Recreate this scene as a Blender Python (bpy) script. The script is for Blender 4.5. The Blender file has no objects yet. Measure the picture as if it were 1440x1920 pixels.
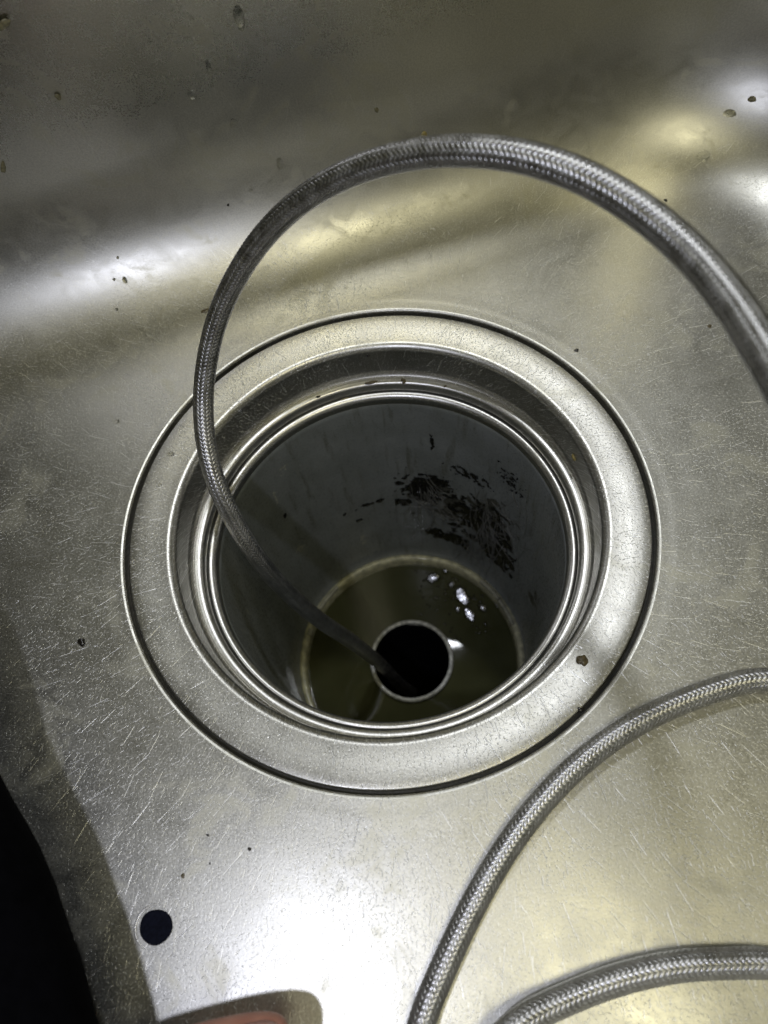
import bpy, bmesh, math, random
import numpy as np
from mathutils import Vector, Matrix, noise

random.seed(7)
rng = np.random.default_rng(7)
S = bpy.context.scene
MM = 0.001

# ------------------------------------------------------------------ camera
F_PX, CX, CY = 1387.0, 720.0, 960.0             # photograph: 1440 x 1920
CAM = np.array([0.351, -115.26, 224.1])         # millimetres, drain axis = z axis
TH, PH = 0.477, 0.188
_f = np.array([0, math.sin(TH), -math.cos(TH)])
_r0 = np.array([1.0, 0, 0]); _d0 = np.cross(_f, _r0)
_r = _r0 * math.cos(PH) + _d0 * math.sin(PH)
_d = -_r0 * math.sin(PH) + _d0 * math.cos(PH)

cd = bpy.data.cameras.new('camera')
cam = bpy.data.objects.new('camera', cd)
S.collection.objects.link(cam)
M = Matrix(((_r[0], -_d[0], -_f[0], CAM[0] * MM),
            (_r[1], -_d[1], -_f[1], CAM[1] * MM),
            (_r[2], -_d[2], -_f[2], CAM[2] * MM), (0, 0, 0, 1)))
cam.matrix_world = M
cd.sensor_fit = 'VERTICAL'; cd.sensor_height = 36.0
cd.lens = F_PX / 1920 * 36.0
cd.clip_start = 0.005; cd.clip_end = 50
cd.dof.use_dof = True
cd.dof.focus_distance = 0.255
cd.dof.aperture_fstop = 13.0
S.camera = cam

# ------------------------------------------------------------------ world, lamps, exposure
W = bpy.data.worlds.new('World'); S.world = W; W.use_nodes = True
bg = W.node_tree.nodes['Background']
bg.inputs[0].default_value = (0.62, 0.59, 0.31, 1)
bg.inputs[1].default_value = 0.095

def lamp(name, loc, target, power, size, col, spot=None, blend=0.5):
    if spot:
        l = bpy.data.lights.new(name, 'SPOT'); l.spot_size = math.radians(spot); l.spot_blend = blend
        l.shadow_soft_size = size * MM
    else:
        l = bpy.data.lights.new(name, 'AREA'); l.shape = 'DISK'; l.size = size * MM
    l.energy = power; l.color = col
    o = bpy.data.objects.new(name, l); S.collection.objects.link(o)
    o.location = Vector(loc) * MM
    o.rotation_euler = (Vector(target) - Vector(loc)).to_track_quat('-Z', 'Y').to_euler()
    return o

lamp('torch_light', (-88, -150, 310), (-30, -30, 0), 0.9, 6, (0.80, 0.83, 1.0), spot=110, blend=0.6)
lamp('kitchen_lamp', (175, -290, 1000), (0, 0, 0), 1.15, 260, (1.0, 0.94, 0.64))
lamp('cabinet_lamp', (95, 340, 820), (10, 20, 0), 1.2, 80, (0.92, 0.95, 1.0))

S.view_settings.view_transform = 'Standard'
S.view_settings.look = 'None'
S.view_settings.exposure = 0.28
S.view_settings.gamma = 1.0
S.cycles.use_denoising = True
S.cycles.max_bounces = 6
S.cycles.adaptive_threshold = 0.02
S.cycles.glossy_bounces = 4
S.cycles.sample_clamp_indirect = 4.0

# ------------------------------------------------------------------ helpers
def ray(u, v):
    return _f + _r * (u - CX) / F_PX + _d * (v - CY) / F_PX
def at_z(u, v, z=0.0):
    D = ray(u, v); return CAM + D * (z - CAM[2]) / D[2]
def at_depth(u, v, Z):
    return CAM + ray(u, v) * Z

def link(name, me, mat=None, parent=None, smooth=True):
    o = bpy.data.objects.new(name, me); S.collection.objects.link(o)
    if mat: me.materials.append(mat)
    if parent: o.parent = parent
    if smooth and len(me.polygons):
        me.polygons.foreach_set('use_smooth', [True] * len(me.polygons))
    return o
def tag(o, label=None, cat=None, group=None, kind=None):
    if label: o['label'] = label
    if cat: o['category'] = cat
    if group: o['group'] = group
    if kind: o['kind'] = kind
    return o
def empty(name, loc=(0, 0, 0)):
    o = bpy.data.objects.new(name, None); S.collection.objects.link(o)
    o.empty_display_size = 0.01
    o.location = Vector(loc) * MM
    return o
def mesh_np(name, V, Q):
    """vertices in mm, quads"""
    me = bpy.data.meshes.new(name)
    V = np.asarray(V, np.float64) * MM; Q = np.asarray(Q, np.int32)
    me.vertices.add(len(V)); me.vertices.foreach_set('co', V.ravel())
    k = Q.shape[1]
    me.loops.add(Q.size); me.loops.foreach_set('vertex_index', Q.ravel())
    me.polygons.add(len(Q)); me.polygons.foreach_set('loop_start', np.arange(len(Q)) * k)
    me.polygons.foreach_set('loop_total', np.full(len(Q), k))
    me.update(calc_edges=True); me.validate()
    return me
def grid_quads(n, m, wrap=False, flip=False):
    """n rows, m columns (columns wrap)"""
    cols = m if wrap else m - 1
    i, j = np.meshgrid(np.arange(n - 1), np.arange(cols), indexing='ij')
    j2 = (j + 1) % m
    q = np.stack([i * m + j, i * m + j2, (i + 1) * m + j2, (i + 1) * m + j], -1).reshape(-1, 4)
    return q[:, ::-1] if flip else q
def lathe(name, prof, mat, parent=None, seg=256, wob=0.0):
    prof = np.array(prof, float)
    t = np.linspace(0, 2 * np.pi, seg, endpoint=False)
    r = prof[:, 0][:, None] * np.ones(seg); z = prof[:, 1][:, None] * np.ones(seg)
    if wob:
        w = wob * (np.sin(3 * t + 1) + .6 * np.sin(7 * t + 2) + .4 * np.sin(13 * t))
        r = r + w[None, :]
        z = z + .6 * wob * np.sin(2 * t + .4)[None, :]
    V = np.stack([r * np.cos(t), r * np.sin(t), z], -1).reshape(-1, 3)
    return link(name, mesh_np(name, V, grid_quads(len(prof), seg, True)), mat, parent)
def arc(cx, cz, rad, a0, a1, n):
    return [(cx + rad * math.cos(math.radians(a)), cz + rad * math.sin(math.radians(a)))
            for a in np.linspace(a0, a1, n)]

# ------------------------------------------------------------------ materials
class NT:
    def __init__(s, name):
        s.m = bpy.data.materials.new(name); s.m.use_nodes = True
        s.t = s.m.node_tree; s.b = s.t.nodes['Principled BSDF']
        s.co = s.t.nodes.new('ShaderNodeTexCoord')
    def n(s, typ, **kw):
        nd = s.t.nodes.new(typ)
        for k, v in kw.items(): setattr(nd, k, v)
        return nd
    def set(s, sock, v):
        if hasattr(v, 'is_output') or isinstance(v, bpy.types.NodeSocket): s.t.links.new(v, sock)
        else: sock.default_value = v
    def math(s, op, a, b=0.0, c=None, clamp=False):
        nd = s.n('ShaderNodeMath', operation=op, use_clamp=clamp)
        s.set(nd.inputs[0], a); s.set(nd.inputs[1], b)
        if c is not None: s.set(nd.inputs[2], c)
        return nd.outputs[0]
    def vmath(s, op, a, b=None, scale=None):
        nd = s.n('ShaderNodeVectorMath', operation=op)
        s.set(nd.inputs[0], a)
        if b is not None: s.set(nd.inputs[1], b)
        if scale is not None: s.set(nd.inputs['Scale'], scale)
        return nd.outputs[0]
    def ramp(s, v, a, b, lo=0.0, hi=1.0, smooth=True):
        nd = s.n('ShaderNodeMapRange', clamp=True)
        if smooth: nd.interpolation_type = 'SMOOTHSTEP'
        for k, x in zip(('Value', 'From Min', 'From Max', 'To Min', 'To Max'), (v, a, b, lo, hi)): s.set(nd.inputs[k], x)
        return nd.outputs[0]
    def noise(s, vec, scale, detail=2.0, rough=0.5, dist=0.0, dim='3D'):
        nd = s.n('ShaderNodeTexNoise', noise_dimensions=dim); s.set(nd.inputs['Vector'], vec)
        nd.inputs['Scale'].default_value = scale; nd.inputs['Detail'].default_value = detail
        nd.inputs['Roughness'].default_value = rough; nd.inputs['Distortion'].default_value = dist
        return nd.outputs['Fac']
    def mix(s, fac, a, b):
        nd = s.n('ShaderNodeMix', data_type='RGBA')
        s.set(nd.inputs[0], fac)
        for k, x in ((6, a), (7, b)):
            s.set(nd.inputs[k], x if not isinstance(x, tuple) else (*x[:3], 1.0))
        return nd.outputs[2]
    def bump(s, h, strength, dist_mm, normal=None):
        nd = s.n('ShaderNodeBump'); s.set(nd.inputs['Height'], h)
        nd.inputs['Strength'].default_value = strength; nd.inputs['Distance'].default_value = dist_mm * MM
        if normal is not None: s.set(nd.inputs['Normal'], normal)
        return nd.outputs[0]
    def scratches(s, P, cell, length, width, spread, keep, seed):
        """isolated short scratches, one at most in each Voronoi cell, fanning out from the drain. P in mm (flat)."""
        sh = (seed * 37.1, seed * 91.7, 0)
        Q = s.vmath('ADD', P, sh)
        v = s.n('ShaderNodeTexVoronoi', voronoi_dimensions='2D', feature='F1')
        s.set(v.inputs['Vector'], Q); v.inputs['Scale'].default_value = 1.0 / cell
        rnd = s.n('ShaderNodeSeparateColor'); s.set(rnd.inputs[0], v.outputs['Color'])
        loc = s.vmath('SUBTRACT', Q, v.outputs['Position'])
        c0 = s.n('ShaderNodeSeparateXYZ'); s.set(c0.inputs[0], s.vmath('SUBTRACT', v.outputs['Position'], sh))
        th = s.math('ARCTAN2', c0.outputs[1], c0.outputs[0])
        a = s.math('SUBTRACT', s.math('MULTIPLY', s.math('SUBTRACT', rnd.outputs[0], 0.5), spread), th)
        rot = s.n('ShaderNodeVectorRotate', rotation_type='Z_AXIS')
        s.set(rot.inputs['Vector'], loc); s.set(rot.inputs['Angle'], a)
        sp = s.n('ShaderNodeSeparateXYZ'); s.set(sp.inputs[0], rot.outputs[0])
        ln = s.math('MULTIPLY', s.math('ADD', rnd.outputs[1], 0.2), length)
        my = s.ramp(s.math('ABSOLUTE', sp.outputs[1]), width, width * 0.25, 0, 1)
        mx = s.ramp(s.math('ABSOLUTE', sp.outputs[0]), ln, s.math('MULTIPLY', ln, 0.3), 0, 1)
        k = s.ramp(rnd.outputs[2], keep, 0.0, 0.0, 1.0, False)
        return s.math('MULTIPLY', s.math('MULTIPLY', my, mx), k)

def steel(name, base=(0.57, 0.56, 0.51), rough=0.385, scr=1.0, film=0.65):
    k = NT(name)
    P3 = k.vmath('SCALE', k.co.outputs['Object'], scale=1000.0)
    sx = k.n('ShaderNodeSeparateXYZ'); k.set(sx.inputs[0], P3)
    cx = k.n('ShaderNodeCombineXYZ'); k.set(cx.inputs[0], sx.outputs[0])
    k.set(cx.inputs[1], k.math('ADD', sx.outputs[1], sx.outputs[2]))      # unroll floor and back wall
    P = cx.outputs[0]
    N = lambda *a: k.noise(P, *a, dim='2D')
    big = N(0.018, 2.0, 0.55, 0.0)
    mid = N(0.09, 3.0, 0.6, 0.6)
    fine = N(1.5, 2.0, 0.75, 0.0)
    worn = k.ramp(sx.outputs[2], 16.0, 3.0, 0.12, 1.0)                     # the floor is scoured, the walls hardly
    tot = None
    for c, l, w, sprd, keep, amp, sd in [(1.15, 0.62, 0.10, 2.4, 1.3, 1.0, 1), (2.6, 1.6, 0.11, 1.4, 1.1, 1.0, 2), (7.5, 7.0, 0.14, 0.8, 1.1, 1.2, 3)]:
        g = k.math('MULTIPLY', k.scratches(P, c, l, w, sprd, keep, sd), amp)
        tot = g if tot is None else k.math('MAXIMUM', tot, g)
    zone = k.ramp(N(0.028, 2.0, 0.5, 0.0), 0.36, 0.62, 0.75, 1.7)
    tot = k.math('MULTIPLY', tot, k.math('MULTIPLY', zone, k.math('MULTIPLY', worn, scr)))
    # dried film: irregular lime and grease stains with their own outlines
    blot = N(0.03, 4.0, 0.62, 0.8)
    st = k.math('MULTIPLY', k.math('MULTIPLY', k.ramp(blot, 0.53, 0.62), k.ramp(mid, 0.35, 0.6)), film)
    line = k.math('MULTIPLY', k.ramp(k.math('ABSOLUTE', k.math('SUBTRACT', blot, 0.47)), 0.010, 0.0), 0.35 * film)
    col = k.mix(k.ramp(big, 0.3, 0.7), tuple(c * 0.93 for c in base), tuple(c * 1.05 for c in base))
    pit = k.ramp(fine, 0.3, 0.7, 0.88, 1.08)
    cm = k.n('ShaderNodeVectorMath', operation='SCALE'); k.set(cm.inputs[0], col); k.set(cm.inputs['Scale'], pit); col = cm.outputs[0]
    col = k.mix(k.math('MULTIPLY', st, 0.5), col, (0.53, 0.51, 0.38))
    col = k.mix(line, col, (0.60, 0.58, 0.46))
    col = k.mix(k.ramp(fine, 0.74, 0.80, 0.0, 0.45), col, (0.14, 0.12, 0.08))
    col = k.mix(k.math('MINIMUM', tot, 1.0), col, (0.98, 0.98, 0.96))
    k.set(k.b.inputs['Base Color'], col)
    k.b.inputs['Metallic'].default_value = 1.0
    rg = k.math('MULTIPLY_ADD', k.math('SUBTRACT', mid, 0.5), 0.14, rough)
    rg = k.math('MULTIPLY_ADD', k.math('SUBTRACT', fine, 0.5), 0.16, rg)
    rg = k.math('MULTIPLY_ADD', st, 0.10, rg)
    rg = k.math('MULTIPLY_ADD', k.ramp(sx.outputs[2], 45.0, 80.0), -0.13, rg)
    k.set(k.b.inputs['Roughness'], k.math('MAXIMUM', rg, 0.12))
    h = k.math('MULTIPLY', fine, k.math('MULTIPLY_ADD', worn, 0.010, 0.006))
    h = k.math('MULTIPLY_ADD', tot, -0.040, h)
    h = k.math('MULTIPLY_ADD', big, 0.14, h)
    k.set(k.b.inputs['Normal'], k.bump(h, 1.0, 1.0))
    return k.m

def simple(name, col, rough=0.5, metal=0.0, var=0.15, vscale=0.4, bump=0.15, bscale=2.0, ior=1.45, coat=0.0):
    k = NT(name)
    P = k.vmath('SCALE', k.co.outputs['Object'], scale=1000.0)
    n1 = k.noise(P, vscale, 4.0, 0.6); n2 = k.noise(P, bscale, 3.0, 0.6)
    c = k.mix(k.ramp(n1, 0.3, 0.7), tuple(x * (1 - var) for x in col), tuple(min(1, x * (1 + var)) for x in col))
    k.set(k.b.inputs['Base Color'], c)
    k.b.inputs['Metallic'].default_value = metal
    k.b.inputs['IOR'].default_value = ior
    k.b.inputs['Coat Weight'].default_value = coat
    k.b.inputs['Coat Roughness'].default_value = 0.06
    k.set(k.b.inputs['Roughness'], k.math('ADD', k.math('MULTIPLY', k.math('SUBTRACT', n2, 0.5), 0.25), rough, clamp=True))
    k.set(k.b.inputs['Normal'], k.bump(n2, bump, 0.1))
    return k.m

STEEL = steel('brushed_stainless_steel')
FLANGE = steel('worn_flange_steel', base=(0.55, 0.54, 0.50), rough=0.35, scr=1.7, film=0.35)
RIM = steel('polished_rim_steel', base=(0.62, 0.61, 0.58), rough=0.33, scr=0.6, film=0.6)

def pail_material():
    k = NT('wet_grey_plastic')
    P = k.vmath('SCALE', k.co.outputs['Object'], scale=1000.0)
    n = k.noise(P, 0.05, 4.0, 0.6); f = k.noise(P, 0.9, 4.0, 0.65)
    st = k.vmath('MULTIPLY', P, (1.0, 1.0, 0.12))
    drip = k.noise(st, 0.35, 4.0, 0.6)
    c = k.mix(k.ramp(n, 0.3, 0.7), (0.21, 0.225, 0.217), (0.27, 0.288, 0.284))
    c = k.mix(k.math('MULTIPLY', k.ramp(drip, 0.52, 0.72), 0.5), c, (0.085, 0.083, 0.050))
    sp = k.ramp(k.noise(P, 0.55, 3.0, 0.6, 1.2), 0.68, 0.71)
    c = k.mix(k.math('MULTIPLY', sp, k.ramp(n, 0.45, 0.6)), c, (0.012, 0.012, 0.008))
    k.set(k.b.inputs['Base Color'], c)
    k.set(k.b.inputs['Roughness'], k.ramp(f, 0.3, 0.7, 0.22, 0.40))
    k.set(k.b.inputs['Normal'], k.bump(f, 0.18, 0.12))
    return k.m
PAIL = pail_material()
PALE = simple('limescaled_pale_plastic', (0.50, 0.48, 0.32), 0.35, 0, 0.35, 0.25, 0.2, 1.5, coat=0.3)
TAB = simple('grey_clip_plastic', (0.34, 0.33, 0.25), 0.35, 0, 0.3, 0.4, 0.2, 2.0, coat=0.3)
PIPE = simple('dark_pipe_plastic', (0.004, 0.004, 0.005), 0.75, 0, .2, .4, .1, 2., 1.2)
PIPERIM = simple('worn_pipe_rim', (0.50, 0.50, 0.46), 0.3, 0, 0.4, 0.5, 0.3, 1.5, coat=0.4)
SLUDGE = simple('black_sludge', (0.006, 0.006, 0.005), 0.22, 0, 0.4, 0.5, 0.6, 1.2, coat=0.5)
HAIR = simple('grey_hair', (0.22, 0.22, 0.21), 0.3, 0, 0.3)
SCUFF = simple('pale_scuff', (0.38, 0.38, 0.32), 0.35, 0, 0.4, 1.0, 0.6, 1.0, coat=0.4)
GAP = simple('seam_grime', (0.02, 0.019, 0.014), 0.5, 0, 0.5, 0.3)
CRUMB_BROWN = simple('brown_food_crumb', (0.11, 0.085, 0.04), 0.35, 0, 0.4, 1.0, 0.8, 1.5, coat=0.4)
CRUMB_GOLD = simple('yellow_food_crumb', (0.26, 0.21, 0.07), 0.35, 0, 0.4, 1.0, 0.8, 1.5, coat=0.4)
CRUMB_OLIVE = simple('olive_wall_speck', (0.16, 0.145, 0.08), 0.35, 0, 0.4, 1.0, 0.5, 1.5, coat=0.4)
CRUMB_BLACK = simple('black_grit', (0.012, 0.010, 0.008), 0.25, 0, 0.4, 1.0, 0.6, 1.5, coat=0.6)
DARKBEAD = simple('dark_wet_bead', (0.006, 0.007, 0.014), 0.8, 0, 0.3, 1.0, 0.4, 0.8, ior=1.15)
STAND_IN_SLEEVE = simple('stand_in_black', (0.003, 0.003, 0.004), 0.95, 0, 0.2, 0.3, 0.5, 3.0, ior=1.08)

def water_material():
    k = NT('murky_water')
    P = k.vmath('SCALE', k.co.outputs['Object'], scale=1000.0)
    n = k.noise(P, 0.03, 3.0)
    k.set(k.b.inputs['Base Color'], k.mix(k.ramp(n, 0.3, 0.7), (0.044, 0.046, 0.018), (0.064, 0.066, 0.030)))
    k.b.inputs['Roughness'].default_value = 0.04
    k.b.inputs['IOR'].default_value = 1.36
    k.b.inputs['Specular IOR Level'].default_value = 0.6
    d = k.n('ShaderNodeVectorMath', operation='DISTANCE')
    k.set(d.inputs[0], P); d.inputs[1].default_value = (31, 36, -184)
    m = k.ramp(d.outputs['Value'], 22, 8)
    h = k.math('ADD', k.math('MULTIPLY', k.noise(P, 0.42, 2.0, 0.5, 0.5), m), k.math('MULTIPLY', k.noise(P, 0.08, 1.0), 0.15))
    k.set(k.b.inputs['Normal'], k.bump(h, 0.35, 1.2))
    return k.m
WATER = water_material()
SCUM = simple('wet_scum', (0.030, 0.030, 0.014), 0.15, 0, .3, .5, .04, 1.0, 1.7)
def clear_material():
    k = NT('clear_water')
    k.b.inputs['Base Color'].default_value = (0.97, 0.98, 0.97, 1)
    k.b.inputs['Transmission Weight'].default_value = 1.0
    k.b.inputs['Roughness'].default_value = 0.02
    k.b.inputs['IOR'].default_value = 1.33
    return k.m
CLEAR = clear_material()

def braid_material():
    k = NT('braided_steel_wire')
    uv = k.n('ShaderNodeUVMap')
    sp = k.n('ShaderNodeSeparateXYZ'); k.set(sp.inputs[0], uv.outputs[0])
    wires = k.math('ABSOLUTE', k.math('SINE', k.math('MULTIPLY', sp.outputs[1], math.pi * 4)))
    P = k.vmath('SCALE', k.co.outputs['Object'], scale=1000.0)
    n = k.noise(P, 0.25, 3.0, 0.6)
    c = k.mix(k.ramp(n, 0.3, 0.7), (0.50, 0.495, 0.49), (0.66, 0.655, 0.65))
    c = k.mix(k.ramp(wires, 0.35, 0.05, 0, 0.3), c, (0.12, 0.12, 0.12))
    k.set(k.b.inputs['Base Color'], c)
    k.b.inputs['Metallic'].default_value = 1.0
    k.set(k.b.inputs['Roughness'], k.ramp(n, 0.3, 0.7, 0.28, 0.40))
    k.set(k.b.inputs['Normal'], k.bump(wires, 0.25, 0.06))
    return k.m
BRAID = braid_material()
CORE = simple('dark_hose_liner', (0.02, 0.02, 0.022), 0.5)
def skin_material():
    k = NT('skin')
    P = k.vmath('SCALE', k.co.outputs['Object'], scale=1000.0)
    n = k.noise(P, 0.12, 4.0, 0.6); f = k.noise(P, 1.2, 3.0, 0.6)
    k.set(k.b.inputs['Base Color'], k.mix(k.ramp(n, 0.3, 0.7), (0.46, 0.20, 0.14), (0.58, 0.29, 0.21)))
    k.b.inputs['Roughness'].default_value = 0.5
    k.b.inputs['Subsurface Weight'].default_value = 0.25
    k.b.inputs['Subsurface Radius'].default_value = (0.004, 0.0015, 0.0008)
    k.set(k.b.inputs['Normal'], k.bump(f, 0.3, 0.25))
    return k.m
SKIN = skin_material()
NAIL = simple('fingernail', (0.55, 0.30, 0.25), 0.25, 0, 0.05)

# ------------------------------------------------------------------ sink basin (the setting)
ROT = math.radians(8.6)
cr, sr = math.cos(ROT), math.sin(ROT)
XW0, XW1, YW0, YW1 = -310.0, 226.0, -266.0, 145.0     # basin walls in the basin's own frame
RC, RF, HB = 84.0, 52.0, 190.0                        # plan corner radius, floor fillet radius, depth
def sdf(x, y, grow=0.0):
    X = x * cr + y * sr; Y = -x * sr + y * cr
    hx, hy = (XW1 - XW0) / 2, (YW1 - YW0) / 2
    qx = np.abs(X - (XW0 + XW1) / 2) - (hx - RC); qy = np.abs(Y - (YW0 + YW1) / 2) - (hy - RC)
    return np.hypot(np.maximum(qx, 0), np.maximum(qy, 0)) + np.minimum(np.maximum(qx, qy), 0) - RC
def floor_z(x, y):
    r = np.hypot(x, y)
    z = 0.012 * np.maximum(r - 100, 0)                                   # gentle fall to the drain
    z = z + 0.06 / (1 + np.exp(-(r - 95.0) / 0.4)) - 0.06                  # pressed step round the flange
    s = -sdf(x, y)                                                       # distance in from the wall
    a = np.clip((RF - s) / RF, 0, 1)
    z = z + RF * (1 - np.sqrt(np.maximum(1 - a * a, 0)))
    return z
NSEG = 720
t = np.linspace(0, 2 * np.pi, NSEG, endpoint=False)
ct, stt = np.cos(t), np.sin(t)
def ray_to_inset(s):
    lo = np.full(NSEG, 60.0); hi = np.full(NSEG, 700.0)
    for _ in range(50):
        m = (lo + hi) / 2
        ins = sdf(m * ct, m * stt) < -s
        lo = np.where(ins, m, lo); hi = np.where(ins, hi, m)
    return lo
rows = []
def add_row(rad, z): rows.append(np.stack([rad * ct, rad * stt, z], -1))
base90 = float(floor_z(np.array([92.3]), np.array([0.0]))[0])
for rr, zz in [(90.0, -8.0), (90.0, base90 - 2.6)] + [(a, b) for a, b in arc(90.9, base90 - 1.0, 0.9, 180, 92, 7)]:
    add_row(np.full(NSEG, rr), np.full(NSEG, zz))
r_tan = ray_to_inset(RF)
r_start = 91.1
for q in np.linspace(0, 1, 46):
    e = q ** 1.7
    rad = np.minimum(r_start + (np.maximum(r_tan, r_start + 3) - r_start) * e, 690)
    add_row(rad, floor_z(rad * ct, rad * stt))
for ang in np.linspace(3, 88, 30):
    s = RF * (1 - math.sin(math.radians(ang)))
    rad = np.maximum(ray_to_inset(s), rows[-1][:, 0] * ct + rows[-1][:, 1] * stt + 0.02)
    add_row(rad, floor_z(rad * ct, rad * stt))
r0 = ray_to_inset(0.0)
zt = floor_z(rows[-1][:, 0], rows[-1][:, 1])
for q in np.linspace(0.06, 1, 14):
    add_row(r0 + 5.0 * q, np.maximum(zt, RF + 0.012 * (r0 - 100)) * (1 - q) + HB * q + 0.6)
for a, b in arc(0, 0, 6, 170, 90, 6):      # rolled top edge
    add_row(r0 + 11 + a, np.full(NSEG, HB + 0.6 + b))
add_row(r0 + 40, np.full(NSEG, HB + 6.6)); add_row(r0 + 41, np.full(NSEG, HB + 2.0))
V = np.concatenate(rows)
sink = link('sink_basin', mesh_np('sink_basin', V, grid_quads(len(rows), NSEG, True)), STEEL)
tag(sink, 'scratched stainless steel sink basin with a rounded back corner', kind='structure')

# ------------------------------------------------------------------ drain assembly
drain = empty('sink_drain', (0, 0, -190))
tag(drain, 'large round steel sink drain opened down to its grey plastic cup', 'drain')
def dl(name, prof, mat, parent=drain, **kw):
    o = lathe(name, prof, mat, None, **kw)
    o.parent = parent
    if parent is drain: o.matrix_parent_inverse = Matrix.Translation((0, 0, 0.190))
    return o
drain_off = Matrix.Translation((0, 0, 0.190))

prof = [(91.5, -7.5), (88.6, -7.5)] + [(88.6, -2.6)] + arc(88.1, -1.65, 0.5, 0, 90, 6) \
    + [(85.5, -1.25), (82, -1.5), (79, -1.8)] + arc(76.2, -4.9, 3.0, 88, 178, 12) + [(73.1, -8), (72.6, -14), (72.0, -18.2)] \
    + arc(70.9, -18.2, 1.0, 0, -90, 5)
flange = dl('flange', prof, FLANGE, wob=0.05)
prof = [(71.7, -19.0), (71.3, -18.4), (70.9, -18.2), (69.3, -18.6), (68.7, -18.9), (68.35, -19.5), (68.1, -22.5), (67.7, -23.1), (67.4, -23.0),
        (67.1, -22.7), (66.7, -22.6), (65.7, -23.1), (65.1, -23.6), (64.75, -24.4), (64.6, -25.4), (64.6, -28.5)]
collar = dl('ribbed_collar', prof, RIM, wob=0.04)
groove = dl('collar_groove', [(68.15, -22.3), (67.75, -22.85), (67.3, -22.8)], GAP)
cup = dl('plastic_cup', [(64.9, -26.8), (64.5, -27.4), (64.4, -30), (63.9, -70), (63.1, -120), (62.4, -165), (62.2, -196), (23.0, -196)], PAIL)
ledge = dl('bottom_ledge', [(62.2, -177.5), (61.6, -176.6), (60.2, -176.3), (59.3, -176.7), (58.7, -177.8), (58.4, -181), (58.3, -186)], PALE, wob=0.08)
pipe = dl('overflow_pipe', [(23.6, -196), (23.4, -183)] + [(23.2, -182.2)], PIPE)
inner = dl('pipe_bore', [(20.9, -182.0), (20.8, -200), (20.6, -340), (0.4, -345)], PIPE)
rim = dl('pipe_rim', [(23.4, -183.4)] + arc(22.2, -182.2, 1.2, 0, 180, 9) + [(20.9, -184)], PIPERIM, wob=0.05)

seam = dl('seam_grime', [(90.6, -4.6), (89.6, -4.3), (88.2, -4.5)], GAP, wob=0.1)
# clip tabs of the ledge
def tab(a0, a1, r0_, r1_, z0, z1, mat=TAB, n=14):
    th = np.linspace(math.radians(a0), math.radians(a1), n)
    prof = [(r1_, z0), (r1_, z1 - .4), (r1_ - .4, z1), (r0_ + .4, z1), (r0_, z1 - .4), (r0_, z0)]
    R = np.array(prof)
    V = np.stack([R[None, :, 0] * np.cos(th)[:, None], R[None, :, 0] * np.sin(th)[:, None], np.ones(n)[:, None] * R[None, :, 1]], -1).reshape(-1, 3)
    q = grid_quads(n, len(prof))
    caps = [[0, 1, 2, 5], [5, 2, 3, 4]]
    e = (n - 1) * len(prof)
    caps += [[e + i for i in c][::-1] for c in caps]
    o = link('clip_tab', mesh_np('clip_tab', V, np.concatenate([q, np.array(caps)])), mat, drain, smooth=False)
    o.matrix_parent_inverse = drain_off
    return o
def ang_at(u, v, z):
    p = at_z(u, v, z); return math.degrees(math.atan2(p[1], p[0]))
zl = -176
tab(ang_at(630, 1098, zl), ang_at(592, 1140, zl), 58.6, 60.6, -177.5, -174.6)
tab(ang_at(946, 1118, zl), ang_at(908, 1082, zl), 58.6, 60.8, -177.5, -174.6)
tab(ang_at(970, 1170, zl), ang_at(942, 1122, zl), 58.4, 60.4, -177.5, -174.8)
tab(ang_at(578, 1178, zl), ang_at(574, 1190, zl), 57.6, 60.4, -177.5, -174.8)

# murky water standing round the pipe
water = lathe('standing_water', [(58.9, -184.0), (50, -184.0), (40, -184.0), (30, -184.0), (23.2, -184.0)], WATER)
tag(water, 'murky olive water standing round the overflow pipe in the drain cup', 'water')

# wall patches: irregular bits stuck to the cup wall, raised off it
def cup_hit(u, v):
    D = ray(u, v); t_ = 120.0
    for t_ in np.arange(150, 520, 0.5):
        p = CAM + D * t_
        if p[2] < -27:
            rw = np.interp(-p[2], [27.4, 30, 70, 120, 165, 196], [64.5, 64.4, 63.9, 63.1, 62.4, 62.2])
            if np.hypot(p[0], p[1]) > rw: return p
    return p
def cup_patch(name, u, v, hw, hh, thr, sc, thick, mat, seed, step=0.55, stretch=1.0):
    p = cup_hit(u, v); a0 = math.atan2(p[1], p[0]); z0 = p[2]
    na, nz = int(2 * hw / step), int(2 * hh / step)
    A = np.linspace(-hw, hw, na); Zs = np.linspace(-hh, hh, nz)
    Vv, idx, hgt = [], -np.ones((nz, na), int), np.zeros((nz, na))
    for i, z in enumerate(Zs):
        for j, a in enumerate(A):
            e = 1 - math.hypot(a / hw, z / hh)
            n_ = noise.fractal(Vector((a * sc + seed * 13.7, z * sc * stretch, seed * 5.1)), 0.9, 2.0, 4)
            hgt[i, j] = n_ * 0.9 + e * 0.9 - thr
    ok = hgt > 0
    def vid(i, j):
        if idx[i, j] < 0:
            zz = z0 + Zs[i]
            rw = np.interp(-zz, [27.4, 30, 70, 120, 165, 196], [64.5, 64.4, 63.9, 63.1, 62.4, 62.2])
            h = thick * min(1.0, max(hgt[i, j], 0) * 2.5) - 0.05
            an = a0 + A[j] / 63.0
            idx[i, j] = len(Vv); Vv.append(((rw - h) * math.cos(an), (rw - h) * math.sin(an), zz))
        return idx[i, j]
    Q = []
    for i in range(nz - 1):
        for j in range(na - 1):
            if ok[i:i + 2, j:j + 2].sum() >= 3:
                Q.append((vid(i, j), vid(i, j + 1), vid(i + 1, j + 1), vid(i + 1, j)))
    return link(name, mesh_np(name, np.array(Vv), np.array(Q)[:, ::-1]), mat)

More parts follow.
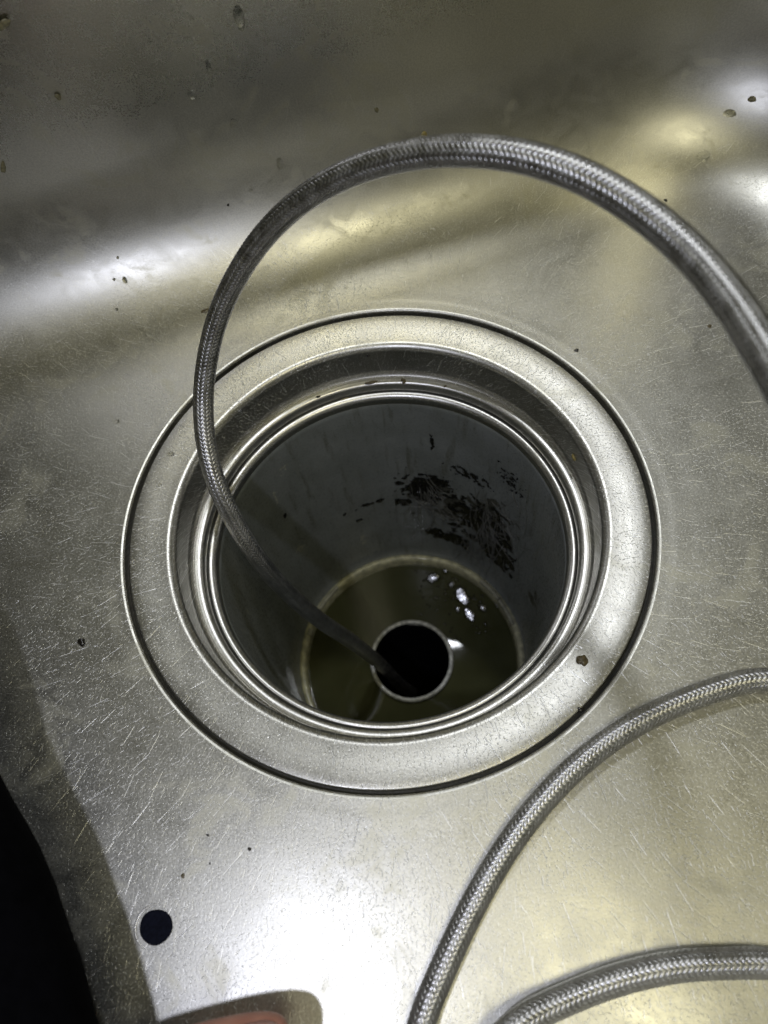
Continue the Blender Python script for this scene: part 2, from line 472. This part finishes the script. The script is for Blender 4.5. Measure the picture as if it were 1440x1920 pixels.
slud = empty('sludge_patch', cup_hit(870, 970))
tag(slud, 'wet black sludge with matted hairs smeared on the far wall of the cup', 'grime')
so = Matrix.Translation(-Vector(slud.location))
FILM = simple('thin_grime_film', (0.075, 0.075, 0.062), 0.3, 0, .3, .5, .4, 1.0, coat=.4)
for i, (u, v, hw, hh, thr, sc) in enumerate([(850, 950, 24, 22, .12, .10), (930, 985, 16, 26, .1, .12), (1000, 1120, 7, 18, .3, .16)]):
    o = cup_patch('grime_film', u, v, hw, hh, thr, sc, 0.10, FILM, i + 90); o.parent = slud; o.matrix_parent_inverse = so
for i, (u, v, hw, hh, thr, sc) in enumerate([(795, 915, 15, 14, 0.14, .22), (905, 985, 20, 26, 0.16, .18), (840, 1005, 13, 7, -.12, .20),
                                           (935, 1035, 13, 15, -.05, .20), (757, 940, 4.5, 3.6, -.1, .3), (880, 890, 14, 6, 0.45, .5), (960, 905, 14, 15, .72, .8),
                                           (815, 900, 8, 5, .05, .4), (920, 1010, 9, 12, .0, .3)]):
    o = cup_patch('sludge_smear', u, v, hw, hh, thr, sc, 0.7, SLUDGE, i + 1, step=.4); o.parent = slud; o.matrix_parent_inverse = so
for i, (u, v, hw, hh) in enumerate([(712, 938, 3.0, 2.4), (645, 964, 1.5, 1.8), (684, 948, 5.5, 2.2), (532, 966, 1.2, 1.8), (810, 828, 1.2, 7), (675, 975, 2.2, 2.0)]):
    o = cup_patch('black_spot', u, v, hw, hh, 0.25, .35, 0.5, SLUDGE, i + 30, step=.3)
    tag(o, ['black blob on the cup wall just left of the sludge patch', 'small black dot lowest of the spots on the cup wall',
            'ragged black streak on the cup wall joined to the blob', 'tiny dark olive dot on the left of the cup wall',
            'thin dark slanting streak high on the far cup wall', 'faint dark ring under the ragged streak on the cup wall'][i], 'stain', 'black spots on the cup wall')
# scuffs on the wall
for i, (u, v, hw, hh, thr, sc, stc) in enumerate([(680, 1010, 3.2, 11, 0.42, .55, .5), (562, 1030, 5, 11, 0.55, .6, .5), (995, 1085, 4, 9, 0.55, .6, .5),
                                               (468, 1150, 6, 16, 0.66, .5, .4), (530, 880, 6, 7, 0.75, .7, 1.), (1010, 1200, 6, 14, .62, .6, .25), (512, 925, 2, 12, .62, .5, .4)]):
    o = cup_patch('scuff_mark', u, v, hw, hh, thr, sc, 0.12, SCUFF, i + 60, step=.4, stretch=stc); o.parent = drain; o.matrix_parent_inverse = drain_off

# matted hairs over the sludge
def tube(name, pts, rad, sides=6):
    pts = np.array(pts, float); n = len(pts)
    tg = np.gradient(pts, axis=0); tg /= np.linalg.norm(tg, axis=1)[:, None]
    up = np.array([0.3, 0.2, 0.93]); a = np.cross(tg, up); a /= np.linalg.norm(a, axis=1)[:, None] + 1e-9
    b = np.cross(tg, a); ph = np.linspace(0, 2 * np.pi, sides, endpoint=False)
    rad = np.broadcast_to(np.asarray(rad, float), (n,))
    V = pts[:, None] + rad[:, None, None] * (np.cos(ph)[None, :, None] * a[:, None] + np.sin(ph)[None, :, None] * b[:, None])
    return V.reshape(-1, 3), grid_quads(n, sides, True)
HV, HQ, off = [], [], 0
def wall_pt(u, v, lift):
    p = cup_hit(u, v); s_ = (np.hypot(p[0], p[1]) - lift) / np.hypot(p[0], p[1])
    return np.array([p[0] * s_, p[1] * s_, p[2]])
for i in range(120):
    if i < 85: u0, v0 = rng.normal(915, 28), rng.normal(985, 32); ang = rng.normal(1.5, .45)
    else: u0, v0 = rng.normal(800, 18), rng.normal(925, 16); ang = rng.normal(1.0, .35)
    L = rng.uniform(25, 75); cv = rng.normal(0, .018); pts = []
    for q in range(9):
        a = ang + cv * q * L / 8
        pts.append(wall_pt(u0, v0, 0.5 + 0.8 * math.sin(q / 8 * math.pi) * rng.uniform(.7, 1.2)))
        u0 += math.cos(a) * L / 8; v0 += math.sin(a) * L / 8
    v_, q_ = tube('h', pts, rng.uniform(0.12, 0.2), 4); HV.append(v_); HQ.append(q_ + off); off += len(v_)
hairs = link('matted_hair', mesh_np('matted_hair', np.concatenate(HV), np.concatenate(HQ)), HAIR, slud)
hairs.matrix_parent_inverse = so; hairs['kind'] = 'stuff'

# foam bubbles on the water
def dome_mesh(name, rx, ry, h, seg=20, ring=7, irr=0.0, seed=0, sink=0.12):
    t_ = np.linspace(0, 2 * np.pi, seg, endpoint=False); V = []
    w = 1 + irr * (np.sin(2 * t_ + seed) + .6 * np.sin(3 * t_ + 2.1 * seed) + .4 * np.sin(5 * t_ + 3.3 * seed))
    for k_ in range(ring):
        e = k_ / (ring - 1) * math.pi / 2 * 0.97
        V.append(np.stack([rx * w * math.cos(e) * np.cos(t_), ry * w * math.cos(e) * np.sin(t_), np.full(seg, h * math.sin(e) - sink * h)], -1))
    V.append(np.stack([rx * .9 * w * np.cos(t_), ry * .9 * w * np.sin(t_), np.full(seg, -sink * h - .05)], -1))
    V = V[-1:] + V[:-1]
    me = mesh_np(name, np.concatenate(V), grid_quads(ring + 1, seg, True))
    bm = bmesh.new(); bm.from_mesh(me)
    bmesh.ops.holes_fill(bm, edges=[e for e in bm.edges if e.is_boundary]); bm.to_mesh(me); bm.free()
    return me
bub = dome_mesh('bubble', 1, 1, .8, 12, 5)
bv = np.array([v.co[:] for v in bub.vertices]) * 1000
bf = [list(p.vertices) for p in bub.polygons]
BV, BF, off = [], [], 0
for i in range(90):
    if i < 30: u, v, s_ = rng.normal(815, 28), rng.normal(1095, 22), rng.uniform(.35, 1.0)
    else: u, v, s_ = rng.normal(875, 36), rng.normal(1125, 34), rng.uniform(.35, 1.2)
    p = at_z(u, v, -184.0); r_ = math.hypot(p[0], p[1])
    if r_ > 56.5 or r_ < 26: continue
    BV.append(bv * s_ + p); BF += [[j + off for j in f_] for f_ in bf]; off += len(bv)
LAMP0 = np.array([-88.0, -150.0, 310.0])
def glint_lump(u, v, a, R, squeeze, an, wob_=.035):
    """added low lump, tilted so the torch glints off it into the camera"""
    global off
    p = at_z(u, v, -182.0)
    e1 = (CAM - p) / np.linalg.norm(CAM - p); e2 = (LAMP0 - p) / np.linalg.norm(LAMP0 - p)
    n_ = e1 + e2; n_ /= np.linalg.norm(n_)
    ax_ = np.cross([0, 1.0, 0], n_); ax_ /= np.linalg.norm(ax_); ay_ = np.cross(n_, ax_)
    nr, ns_ = 14, 40; V_ = []
    for i_ in range(nr):
        q = i_ / (nr - 1) * a
        for j_ in range(ns_):
            b_ = 2 * math.pi * j_ / ns_; x_, y_ = q * math.cos(b_), q * math.sin(b_) * squeeze
            rim_ = 1 + .25 * noise.noise(Vector((math.cos(b_) * 1.5 + u, math.sin(b_) * 1.5, v * .1)))
            x_ *= rim_; y_ *= rim_
            z_ = math.sqrt(R * R - q * q) - R - 2.5 * max(0, q / a - .75) ** 2 * a
            z_ += wob_ * noise.fractal(Vector((x_ * .5 + u, y_ * .5, v)), 1.0, 2.0, 3)
            xx, yy = x_ * math.cos(an) - y_ * math.sin(an), x_ * math.sin(an) + y_ * math.cos(an)
            V_.append(p + ax_ * xx + ay_ * yy + n_ * z_)
    BV.append(np.array(V_)); BF.extend((grid_quads(nr, ns_, True, False) + off).tolist()); off += nr * ns_
glint_lump(866, 1118, 3.2, 60, 2.1, .25); glint_lump(880, 1152, 2.6, 50, 1.9, .3); glint_lump(812, 1084, 4.2, 55, .75, .2); glint_lump(912, 1095, 2.2, 12, 1.5, .5)  # lumps added to make the glints on the water
glint_lump(846, 1096, 2.0, 12, 1.0, .2); glint_lump(905, 1140, 1.8, 9, 1.6, .4); glint_lump(935, 1135, 1.6, 9, 1.6, .4); glint_lump(835, 1070, 1.5, 10, 1., 0); glint_lump(858, 1142, 1.5, 9, 1.4, 0)
me = bpy.data.meshes.new('foam'); me.from_pydata((np.concatenate(BV) * MM).tolist(), [], BF); me.update()
foam = link('bubbles_and_glints', me, SCUM)
tag(foam, 'cluster of small bubbles and added glint lumps on the murky water', 'bubbles', kind='stuff')

# ------------------------------------------------------------------ braided hose
D_H = 7.2; R_H = D_H / 2
HP = []
for u, v, z in [(772, 1298, -232), (748, 1282, -205), (718, 1250, -178)]: HP.append(at_z(u, v, z))
for u, v, Z in [(660, 1203, 357), (600, 1163, 325), (545, 1116, 303), (490, 1056, 283), (440, 978, 270), (405, 905, 262.5),
                (386, 830, 259.5), (381, 750, 255.5), (389, 672, 248), (408, 596, 239), (443, 519, 227.5), (492, 446, 215), (552, 386, 203),
                (622, 340, 191.5), (700, 307, 182), (790, 287, 173.5), (890, 283, 165.5), (990, 296, 159.5), (1090, 330, 154), (1190, 387, 148),
                (1285, 465, 141), (1365, 557, 133), (1430, 655, 124.5)]: HP.append(at_depth(u, v, Z))
HP += [np.array(p, float) for p in [at_depth(1500, 775, 116), at_depth(1590, 935, 107), (66, -112, 127), (76, -155, 120), (104, -193, 93), (138, -206, 59), (163, -184, 33),  # unseen bend, routed so its shadow falls in a band on the floor
                                    (170, -146, 12), (152, -112, 5.5), (126, -90, 4.2)]]
ZF = 3.9
for u, v in [(1430, 1274), (1340, 1294), (1250, 1328), (1160, 1376), (1075, 1442), (1000, 1522), (940, 1606), (890, 1692), (845, 1785), (808, 1870), (786, 1930)]:
    HP.append(at_z(u, v, ZF))
HP += [np.array(p, float) for p in [(-23, -172, ZF), (-36, -197, ZF), (-60, -208, 4.5), (-82, -197, 6), (-84, -178, 9), (-66, -166, 12), (-40, -163, 12.5), (-14, -161, 11)]]
for u, v in [(960, 1928), (1060, 1874), (1160, 1836), (1270, 1812), (1380, 1806), (1460, 1808)]:
    HP.append(at_z(u, v, 8.0 if u < 1000 else 5.5))
HP += [np.array(p, float) for p in [(95, -155, ZF), (125, -176, 4.2), (150, -200, 4.4)]]
HP = np.array(HP)
def catmull(P, per=24):
    P = np.concatenate([[2 * P[0] - P[1]], P, [2 * P[-1] - P[-2]]]); out = []
    for i in range(1, len(P) - 2):
        p0, p1, p2, p3 = P[i - 1:i + 3]
        d = [max(1e-6, np.linalg.norm(b_ - a_) ** .5) for a_, b_ in ((p0, p1), (p1, p2), (p2, p3))]
        t0 = 0; t1 = d[0]; t2 = t1 + d[1]; t3 = t2 + d[2]
        tt = np.linspace(t1, t2, per, endpoint=False)[:, None]
        A1 = (t1 - tt) / (t1 - t0) * p0 + (tt - t0) / (t1 - t0) * p1
        A2 = (t2 - tt) / (t2 - t1) * p1 + (tt - t1) / (t2 - t1) * p2
        A3 = (t3 - tt) / (t3 - t2) * p2 + (tt - t2) / (t3 - t2) * p3
        B1 = (t2 - tt) / (t2 - t0) * A1 + (tt - t0) / (t2 - t0) * A2
        B2 = (t3 - tt) / (t3 - t1) * A2 + (tt - t1) / (t3 - t1) * A3
        out.append((t2 - tt) / (t2 - t1) * B1 + (tt - t1) / (t2 - t1) * B2)
    return np.concatenate(out + [P[-2:-1]])
raw = catmull(HP)
sl = np.concatenate([[0], np.cumsum(np.linalg.norm(np.diff(raw, axis=0), axis=1))])
STEP = 0.45
NS = int(sl[-1] / STEP); ss = np.arange(NS) * STEP
path = np.stack([np.interp(ss, sl, raw[:, k_]) for k_ in range(3)], -1)
ker = np.hanning(41); ker /= ker.sum()                                   # relax small wobbles
sm = np.stack([np.convolve(np.pad(path[:, k_], 20, mode='edge'), ker, 'valid') for k_ in range(3)], -1)
path = sm
T = np.gradient(path, axis=0); T /= np.linalg.norm(T, axis=1)[:, None]
N_ = np.zeros_like(T); n0 = np.cross(T[0], [0, 0, 1.0]); N_[0] = n0 / np.linalg.norm(n0)
for i in range(1, NS):
    n0 = N_[i - 1] - T[i] * (N_[i - 1] @ T[i]); N_[i] = n0 / np.linalg.norm(n0)
B_ = np.cross(T, N_)
hose = empty('braided_hose', path[0])
tag(hose, 'long braided steel hose looping over the sink and down into the drain pipe', 'hose')
ho = Matrix.Translation(-Vector(hose.location))
ph = np.linspace(0, 2 * np.pi, 20, endpoint=False)
k2 = slice(0, NS, 3)
Vc = path[k2][:, None] + (R_H - 0.44) * (np.cos(ph)[None, :, None] * N_[k2][:, None] + np.sin(ph)[None, :, None] * B_[k2][:, None])
core = link('inner_tube', mesh_np('inner_tube', Vc.reshape(-1, 3), grid_quads(len(Vc), 20, True)), CORE, hose); core.matrix_parent_inverse = ho
NC, LEAD = 16, 23.0
RB = R_H - 0.26
al = math.atan(2 * math.pi * RB / LEAD); WD = 0.50
wv = np.array([-1, -.62, 0, .62, 1.0]) * WD; wh = np.array([0, .09, .13, .09, 0])
Vs, Qs, UV, off = [], [], [], 0
for sgn in (1, -1):
    for kk in range(NC):
        th = sgn * 2 * np.pi * ss / LEAD + 2 * np.pi * kk / NC + 0.15
        rad = RB + sgn * 0.11 * np.cos(NC / 2 * th)
        s2 = np.clip(ss[:, None] - wv[None] * math.sin(al) * sgn, 0, ss[-1])
        t2 = th[:, None] + wv[None] * math.cos(al) / RB
        r2 = rad[:, None] + wh[None]
        fi = s2 / STEP; i0 = np.minimum(fi.astype(int), NS - 2); fr = (fi - i0)[..., None]
        lerp = lambda A_: A_[i0] * (1 - fr) + A_[i0 + 1] * fr
        V_ = lerp(path) + r2[..., None] * (np.cos(t2)[..., None] * lerp(N_) + np.sin(t2)[..., None] * lerp(B_))
        Vs.append(V_.reshape(-1, 3)); Qs.append(grid_quads(NS, 5) + off); off += NS * 5
        UV.append(np.stack([np.repeat(ss, 5), np.tile((wv / WD + 1) / 2, NS)], -1))
Vs = np.concatenate(Vs); Qs = np.concatenate(Qs); UV = np.concatenate(UV)
me = mesh_np('wire_braid', Vs, Qs)
uvl = me.uv_layers.new(name='UVMap')
uvl.data.foreach_set('uv', UV[Qs.ravel()].astype(np.float32).ravel())
braid = link('wire_braid', me, BRAID, hose); braid.matrix_parent_inverse = ho; braid['kind'] = 'stuff'

# ------------------------------------------------------------------ droplets, crumbs and grit
def surf(u, v):
    """point and normal of the sink surface seen at a photograph pixel"""
    D = ray(u, v); lo = 100.0
    for t_ in np.arange(120, 700, 0.25):
        p = CAM + D * t_
        s_ = -float(sdf(p[0], p[1]))
        if s_ <= 0.15:
            w = at_wall(p); return p, w
        if np.hypot(p[0], p[1]) < 92:
            if p[2] < -1.5:
                return p, np.array([0, 0, 1.0])
        elif p[2] < float(floor_z(p[0], p[1])):
            e = 0.4
            nx = float(floor_z(p[0] + e, p[1]) - floor_z(p[0] - e, p[1])) / (2 * e)
            ny = float(floor_z(p[0], p[1] + e) - floor_z(p[0], p[1] - e)) / (2 * e)
            n_ = np.array([-nx, -ny, 1.0]); return p, n_ / np.linalg.norm(n_)
    return p, np.array([0, 0, 1.0])
def at_wall(p):
    e = 0.5
    g = np.array([float(sdf(p[0] + e, p[1]) - sdf(p[0] - e, p[1])), float(sdf(p[0], p[1] + e) - sdf(p[0], p[1] - e)), 0.0])
    n_ = -g / np.linalg.norm(g); n_[2] = 0.03; return n_ / np.linalg.norm(n_)
def place(name, me, mat, u, v, lift=0.0, spin=0.0, pn=None):
    p, n_ = pn if pn else surf(u, v)
    o = link(name, me, mat)
    q = Vector(n_).to_track_quat('Z', 'Y')
    o.rotation_mode = 'QUATERNION'
    from mathutils import Quaternion
    o.rotation_quaternion = q @ Quaternion((0, 0, 1), spin)
    o.location = Vector(p + n_ * lift) * MM
    return o
DROPS = [  # u, v, rx, ry, height, label
    (450, 37, 1.6, 3.4, .9, 'water drop highest on the dark back wall'),
    (361, 179, 1.4, 2.1, .8, 'round water drop on the left of the dark back wall'),
    (441, 237, 1.5, 3.0, .8, 'tall water drop in the middle of the dark back wall'),
    (526, 308, 1.5, 2.4, .7, 'water drop on the back wall just above the hose'),
    (393, 131, .8, 2.6, .5, 'thin water streak on the back wall above the tall drop'),
    (333, 281, .8, .9, .5, 'tiny water bead on the back wall lower left of the tall drop'), (246, 303, .8, .9, .5, 'tiny water bead on the back wall far left of the hose'), (508, 341, .8, .9, .5, 'tiny water bead on the back wall touching the hose from above'), (471, 357, .7, .8, .5, 'tiny water bead on the back wall beside the bead by the hose'), (285, 81, .6, .8, .4, 'tiny water bead highest on the left of the back wall'),
    (234, 525, 1.0, 1.3, .7, 'clear water bead on the bright curve left of the hose'), (214, 524, .7, .7, .5, 'tiny water bead just left of the clear bead on the bright curve'), (221, 483, .6, .7, .4, 'tiny water bead above the clear bead on the bright curve'), (219, 580, .7, .7, .4, 'tiny water bead below the clear bead on the bright curve'),
    (1318, 293, 3.3, 3.0, 0.4, 'large flat water drop in the bright corner of the sink'),
    (1368, 213, 2.8, 1.7, 0.35, 'wide water drop at the top of the bright corner'),
    (320, 852, 1.5, 1.4, .7, 'clear water drop on the flange left of the hose'),
    (300, 909, .8, .7, .4, 'tiny water bead on the left of the flange below the clear drop'),
    (220, 790, .9, .8, .4, 'tiny water bead on the sink floor left of the flange'),
]
for i, (u, v, rx, ry, h, lab) in enumerate(DROPS):
    m_ = dome_mesh('water_drop', rx, ry, h, 24, 7, irr=0.06, seed=i * 1.7)
    o = place('water_drop', m_, CLEAR, u, v, 0.02)
    tag(o, lab, 'water drop', 'water drops on the steel')
CR = [  # u, v, rx, ry, h, material, label
    (293, 1738, 5.6, 5.4, 0.4, DARKBEAD, 'round black bead on the bright sink floor below the drain', 'dark bead', .03),
    (153, 1204, 1.6, 1.3, 1.0, CRUMB_BLACK, 'dark wet crumb on the sink floor left of the drain', 'crumb', .16),
    (385, 583, 1.0, 1.9, .5, CRUMB_BROWN, 'olive brown smudge on the steel beside the hose', 'crumb', .16),
    (1092, 1238, 1.6, 1.9, .8, CRUMB_BROWN, 'brown wet crumb on the right of the flange', 'crumb', .18),
    (1087, 1330, .9, .9, .6, CRUMB_BLACK, 'black speck at the right edge of the flange near the seam', 'grit', .16),
    (1248, 376, .8, .8, .6, CRUMB_BLACK, 'black speck on the steel right of the hose arch', 'grit', .1),
    (1081, 657, .75, 1.0, .5, CRUMB_BLACK, 'black speck just outside the seam at upper right', 'grit', .16),
    (795, 253, 1.7, 1.4, .6, CRUMB_GOLD, 'golden brown crumb on the back wall above the hose arch', 'crumb', .12),
    (706, 206, .9, 1.1, .4, CRUMB_OLIVE, 'faint brown speck on the back wall above the golden crumb', 'grit', .12),
    (8, 46, 1.1, 2.4, .4, CRUMB_OLIVE, 'brown smear on the back wall at the far upper left', 'crumb', .16),
    (6, 314, 1.0, 2.0, .4, CRUMB_OLIVE, 'dark smear on the back wall at the left edge', 'crumb', .16),
    (109, 182, .8, 1.3, .4, CRUMB_OLIVE, 'small dark speck on the left of the back wall', 'grit', .12),
    (1410, 186, 1.2, 1.6, .5, CRUMB_OLIVE, 'olive speck on the back wall at the far upper right', 'grit', .12),
    (428, 384, .5, .6, .4, CRUMB_BLACK, 'black dot left of the hose on the shaded curve', 'grit', .12),
    (390, 1566, .7, .5, .4, CRUMB_BLACK, 'uppermost of the dark specks set for tiny dents on the bright floor', 'grit', .16),  # these dark specks stand in for tiny dents in the floor
    (468, 1592, .6, .5, .4, CRUMB_BLACK, 'rightmost of the dark specks set for tiny dents on the bright floor', 'grit', .16),
    (394, 1619, .5, .5, .3, CRUMB_BLACK, 'middle one of the dark specks set for tiny dents on the bright floor', 'grit', .16),
    (343, 1642, .6, .7, .3, CRUMB_BROWN, 'leftmost of the dark specks set for tiny dents on the bright floor', 'grit', .16),
    (1330, 612, 1.1, .9, .4, CRUMB_BROWN, 'brown speck on the steel under the right of the hose arch', 'grit', .16),
]
for i, (u, v, rx, ry, h, mat, lab, cat, irr) in enumerate(CR):
    m_ = dome_mesh('speck', rx, ry, h, 26, 7, irr=irr, seed=i * 2.3 + 1)
    o = place('round_bead' if i == 0 else ('food_crumb' if cat == 'crumb' else 'grit_speck'), m_, mat, u, v, 0.0, spin=i * .9)
    tag(o, lab, cat)
    if i == 0:      # steel arc modelled in for the bright glint beside the bead
        aa = np.linspace(math.radians(75), math.radians(285), 30)
        rp = [np.array([5.75 * math.cos(q), 5.55 * math.sin(q), 0.05]) for q in aa]
        v_, q_ = tube('lip', rp, 0.38 * np.sin(np.linspace(0.15, math.pi - .15, 30)), 8)
        lp = link('bead_glint', mesh_np('bead_glint', v_, q_), RIM, o)
        lp.rotation_euler.z = math.pi + .35
# crumbs on the ribbed collar
for i, (u, v, z, rx, ry, h, mat, lab) in enumerate([
        (695, 714, -18.5, 2.6, .8, .7, CRUMB_BROWN, 'flat brown crumb on the collar rib at the back'),
        (757, 709, -18.5, 1.1, 1.2, .9, CRUMB_BROWN, 'amber crumb on the collar rib right of the flat crumb'),
        (645, 748, -23.1, 2.2, .7, .6, CRUMB_GOLD, 'yellowish grease crumb in the collar groove'),
        (592, 735, -18.6, 1.0, .5, .6, CRUMB_BLACK, 'black speck on the collar rib at upper left'),
        (944, 782, -24.2, .7, .7, .5, CRUMB_BROWN, 'small brown speck on the inner rib at upper right'),
        (520, 1305, -23.9, 1.2, .8, .8, CRUMB_BLACK, 'black speck on the front rib of the collar'),
        (838, 716, -18.5, .6, .6, .5, CRUMB_BROWN, 'tiny brown dot on the collar rib far right of the amber crumb')]):
    p = at_z(u, v, z); r_ = np.hypot(p[0], p[1])
    tgt = 69.5 if z > -20 else (67.2 if z > -23.5 else 66.0)
    p = np.array([p[0] * tgt / r_, p[1] * tgt / r_, z])
    m_ = dome_mesh('crumb', rx, ry, h, 20, 6, irr=.18, seed=i * 3.1)
    o = place('food_crumb', m_, mat, 0, 0, 0.0, spin=math.atan2(p[1], p[0]) + math.pi / 2, pn=(p, np.array([0, 0, 1.0])))
    tag(o, lab, 'crumb')
p = at_z(1079, 857, -11); r_ = np.hypot(p[0], p[1]); p = np.array([p[0] * 72.9 / r_, p[1] * 72.9 / r_, -11])
o = place('food_crumb', dome_mesh('crumb', 1.4, 1.0, .8, 20, 6, irr=.2, seed=9), CRUMB_GOLD, 0, 0, 0.0, pn=(p, np.array([-p[0], -p[1], 0]) / 72.9))
tag(o, 'yellow crumb stuck on the steep right wall of the drain', 'crumb')
p = at_z(688, 657, -6); r_ = np.hypot(p[0], p[1]); p = np.array([p[0] * 73.2 / r_, p[1] * 73.2 / r_, -6])
o = place('grit_speck', dome_mesh('grit', .9, .6, .5, 16, 5, irr=.2, seed=4), CRUMB_BLACK, 0, 0, 0.0, pn=(p, np.array([-p[0], -p[1], 20.]) / 76))
tag(o, 'black speck on the rolled back lip of the drain', 'grit')

# ------------------------------------------------------------------ the person's hand and an added black tube
person = empty('person', at_z(-50, 2080, 45))
tag(person, 'hand reaching in at the bottom, fingertip showing, with a tube added for the black lower left', 'person')
po = Matrix.Translation(-Vector(person.location))
ZH = 34.0
def hp(u, v, z=ZH): return at_z(u, v, z)
bm_v, bm_e, bm_r = [], [], []
def chain(pts, rads, start=None):
    prev = start
    for p, r_ in zip(pts, rads):
        bm_v.append(p); bm_r.append(r_); i = len(bm_v) - 1
        if prev is not None: bm_e.append((prev, i))
        prev = i
    return prev
wrist = chain([hp(-440, 1830, 37), hp(-290, 1960, 36)], [20, 21])
palm = chain([hp(-150, 2090, 35)], [20], wrist)
idx_base = chain([hp(40, 2170, 32)], [11.5], palm)
chain([hp(215, 2050, 30), hp(385, 1990, 26), hp(462, 1966, 24), hp(515, 1956, 23), hp(547, 1954, 22)], [9.0, 8.2, 7.6, 6.9, 4.6], idx_base)
for k_, (du, dv) in enumerate([(40, 110), (60, 220), (60, 320)]):
    b_ = chain([hp(0 + du * .3, 2200 + dv * .8, 42)], [11], palm)
    chain([hp(150 + du * .6, 2150 + dv, 40), hp(220 + du, 2190 + dv, 28), hp(160 + du, 2240 + dv, 20)], [9.2, 8.4, 7.2], b_)
th_ = chain([hp(-200, 2240, 40)], [12], palm)
chain([hp(-60, 2400, 34), hp(60, 2460, 26)], [10, 8], th_)
me = bpy.data.meshes.new('hand'); me.from_pydata([tuple(np.array(p) * MM) for p in bm_v], bm_e, []); me.update()
hand = link('hand', me, SKIN, person); hand.matrix_parent_inverse = po
sk = hand.modifiers.new('skin', 'SKIN'); sk.use_smooth_shade = True
for i, r_ in enumerate(bm_r):
    me.skin_vertices[0].data[i].radius = (r_ * MM, r_ * MM)
me.skin_vertices[0].data[0].use_root = True
ss_ = hand.modifiers.new('smooth', 'SUBSURF'); ss_.levels = 2; ss_.render_levels = 3
# fingernail on the upper side of the fingertip
a_, b_ = hp(462, 1966, 24), hp(515, 1956, 23); dr = (b_ - a_) / np.linalg.norm(b_ - a_)
up = np.array([0, 0, 1.0]); up -= dr * (up @ dr); up /= np.linalg.norm(up); sd_ = np.cross(dr, up)
NV = []
for i in range(9):
    for j in range(9):
        x = (i / 8) * 11 - 3; a = (j / 8 - .5) * 1.7
        w_ = 6.9 * (1 - 0.0 * i)
        taper = math.sqrt(max(0, 1 - max(0, (i - 5) / 3.2) ** 2 * .6))
        NV.append(a_ + dr * x + sd_ * (w_ * math.sin(a) * taper) + up * (7.4 * math.cos(a) - 0.010 * x * x))
nl = link('fingernail', mesh_np('fingernail', np.array(NV), grid_quads(9, 9)), NAIL, person); nl.matrix_parent_inverse = po
sol = nl.modifiers.new('thick', 'SOLIDIFY'); sol.thickness = 0.0006
# wrinkled tapering black tube, added to fill the black area at lower left
ax = np.array([hp(-130, 2330, 36), hp(-165, 2080, 36), hp(-235, 1850, 37), hp(-352, 1610, 42), hp(-485, 1350, 54), np.array([-235, 35, 150.]), np.array([-320, 100, 250.])])
axd = catmull(ax, 16)
n = len(axd); tg = np.gradient(axd, axis=0); tg /= np.linalg.norm(tg, axis=1)[:, None]
sa = np.cross(tg, [0, 0, 1.0]); sa /= np.linalg.norm(sa, axis=1)[:, None]; sb = np.cross(sa, tg)
ph = np.linspace(0, 2 * np.pi, 64, endpoint=False)
V = np.zeros((n, 64, 3))
for i in range(n):
    q = i / (n - 1)
    for j, p_ in enumerate(ph):
        w_ = noise.fractal(Vector((math.cos(p_) * 1.3, math.sin(p_) * 1.3, i * .13)), 1.0, 2.0, 3)
        ra = (36 + 10 * q) * (1 + .015 * w_) ; rb = (27 + 15 * q) * (1 + .015 * w_)
        if i < 3: ra *= .97; rb *= .97
        V[i, j] = axd[i] + sa[i] * ra * math.cos(p_) + sb[i] * rb * math.sin(p_)
sl_ = link('stand_in_sleeve', mesh_np('stand_in_sleeve', V.reshape(-1, 3), grid_quads(n, 64, True)), STAND_IN_SLEEVE, person); sl_.matrix_parent_inverse = po
sol = sl_.modifiers.new('thick', 'SOLIDIFY'); sol.thickness = 0.0015
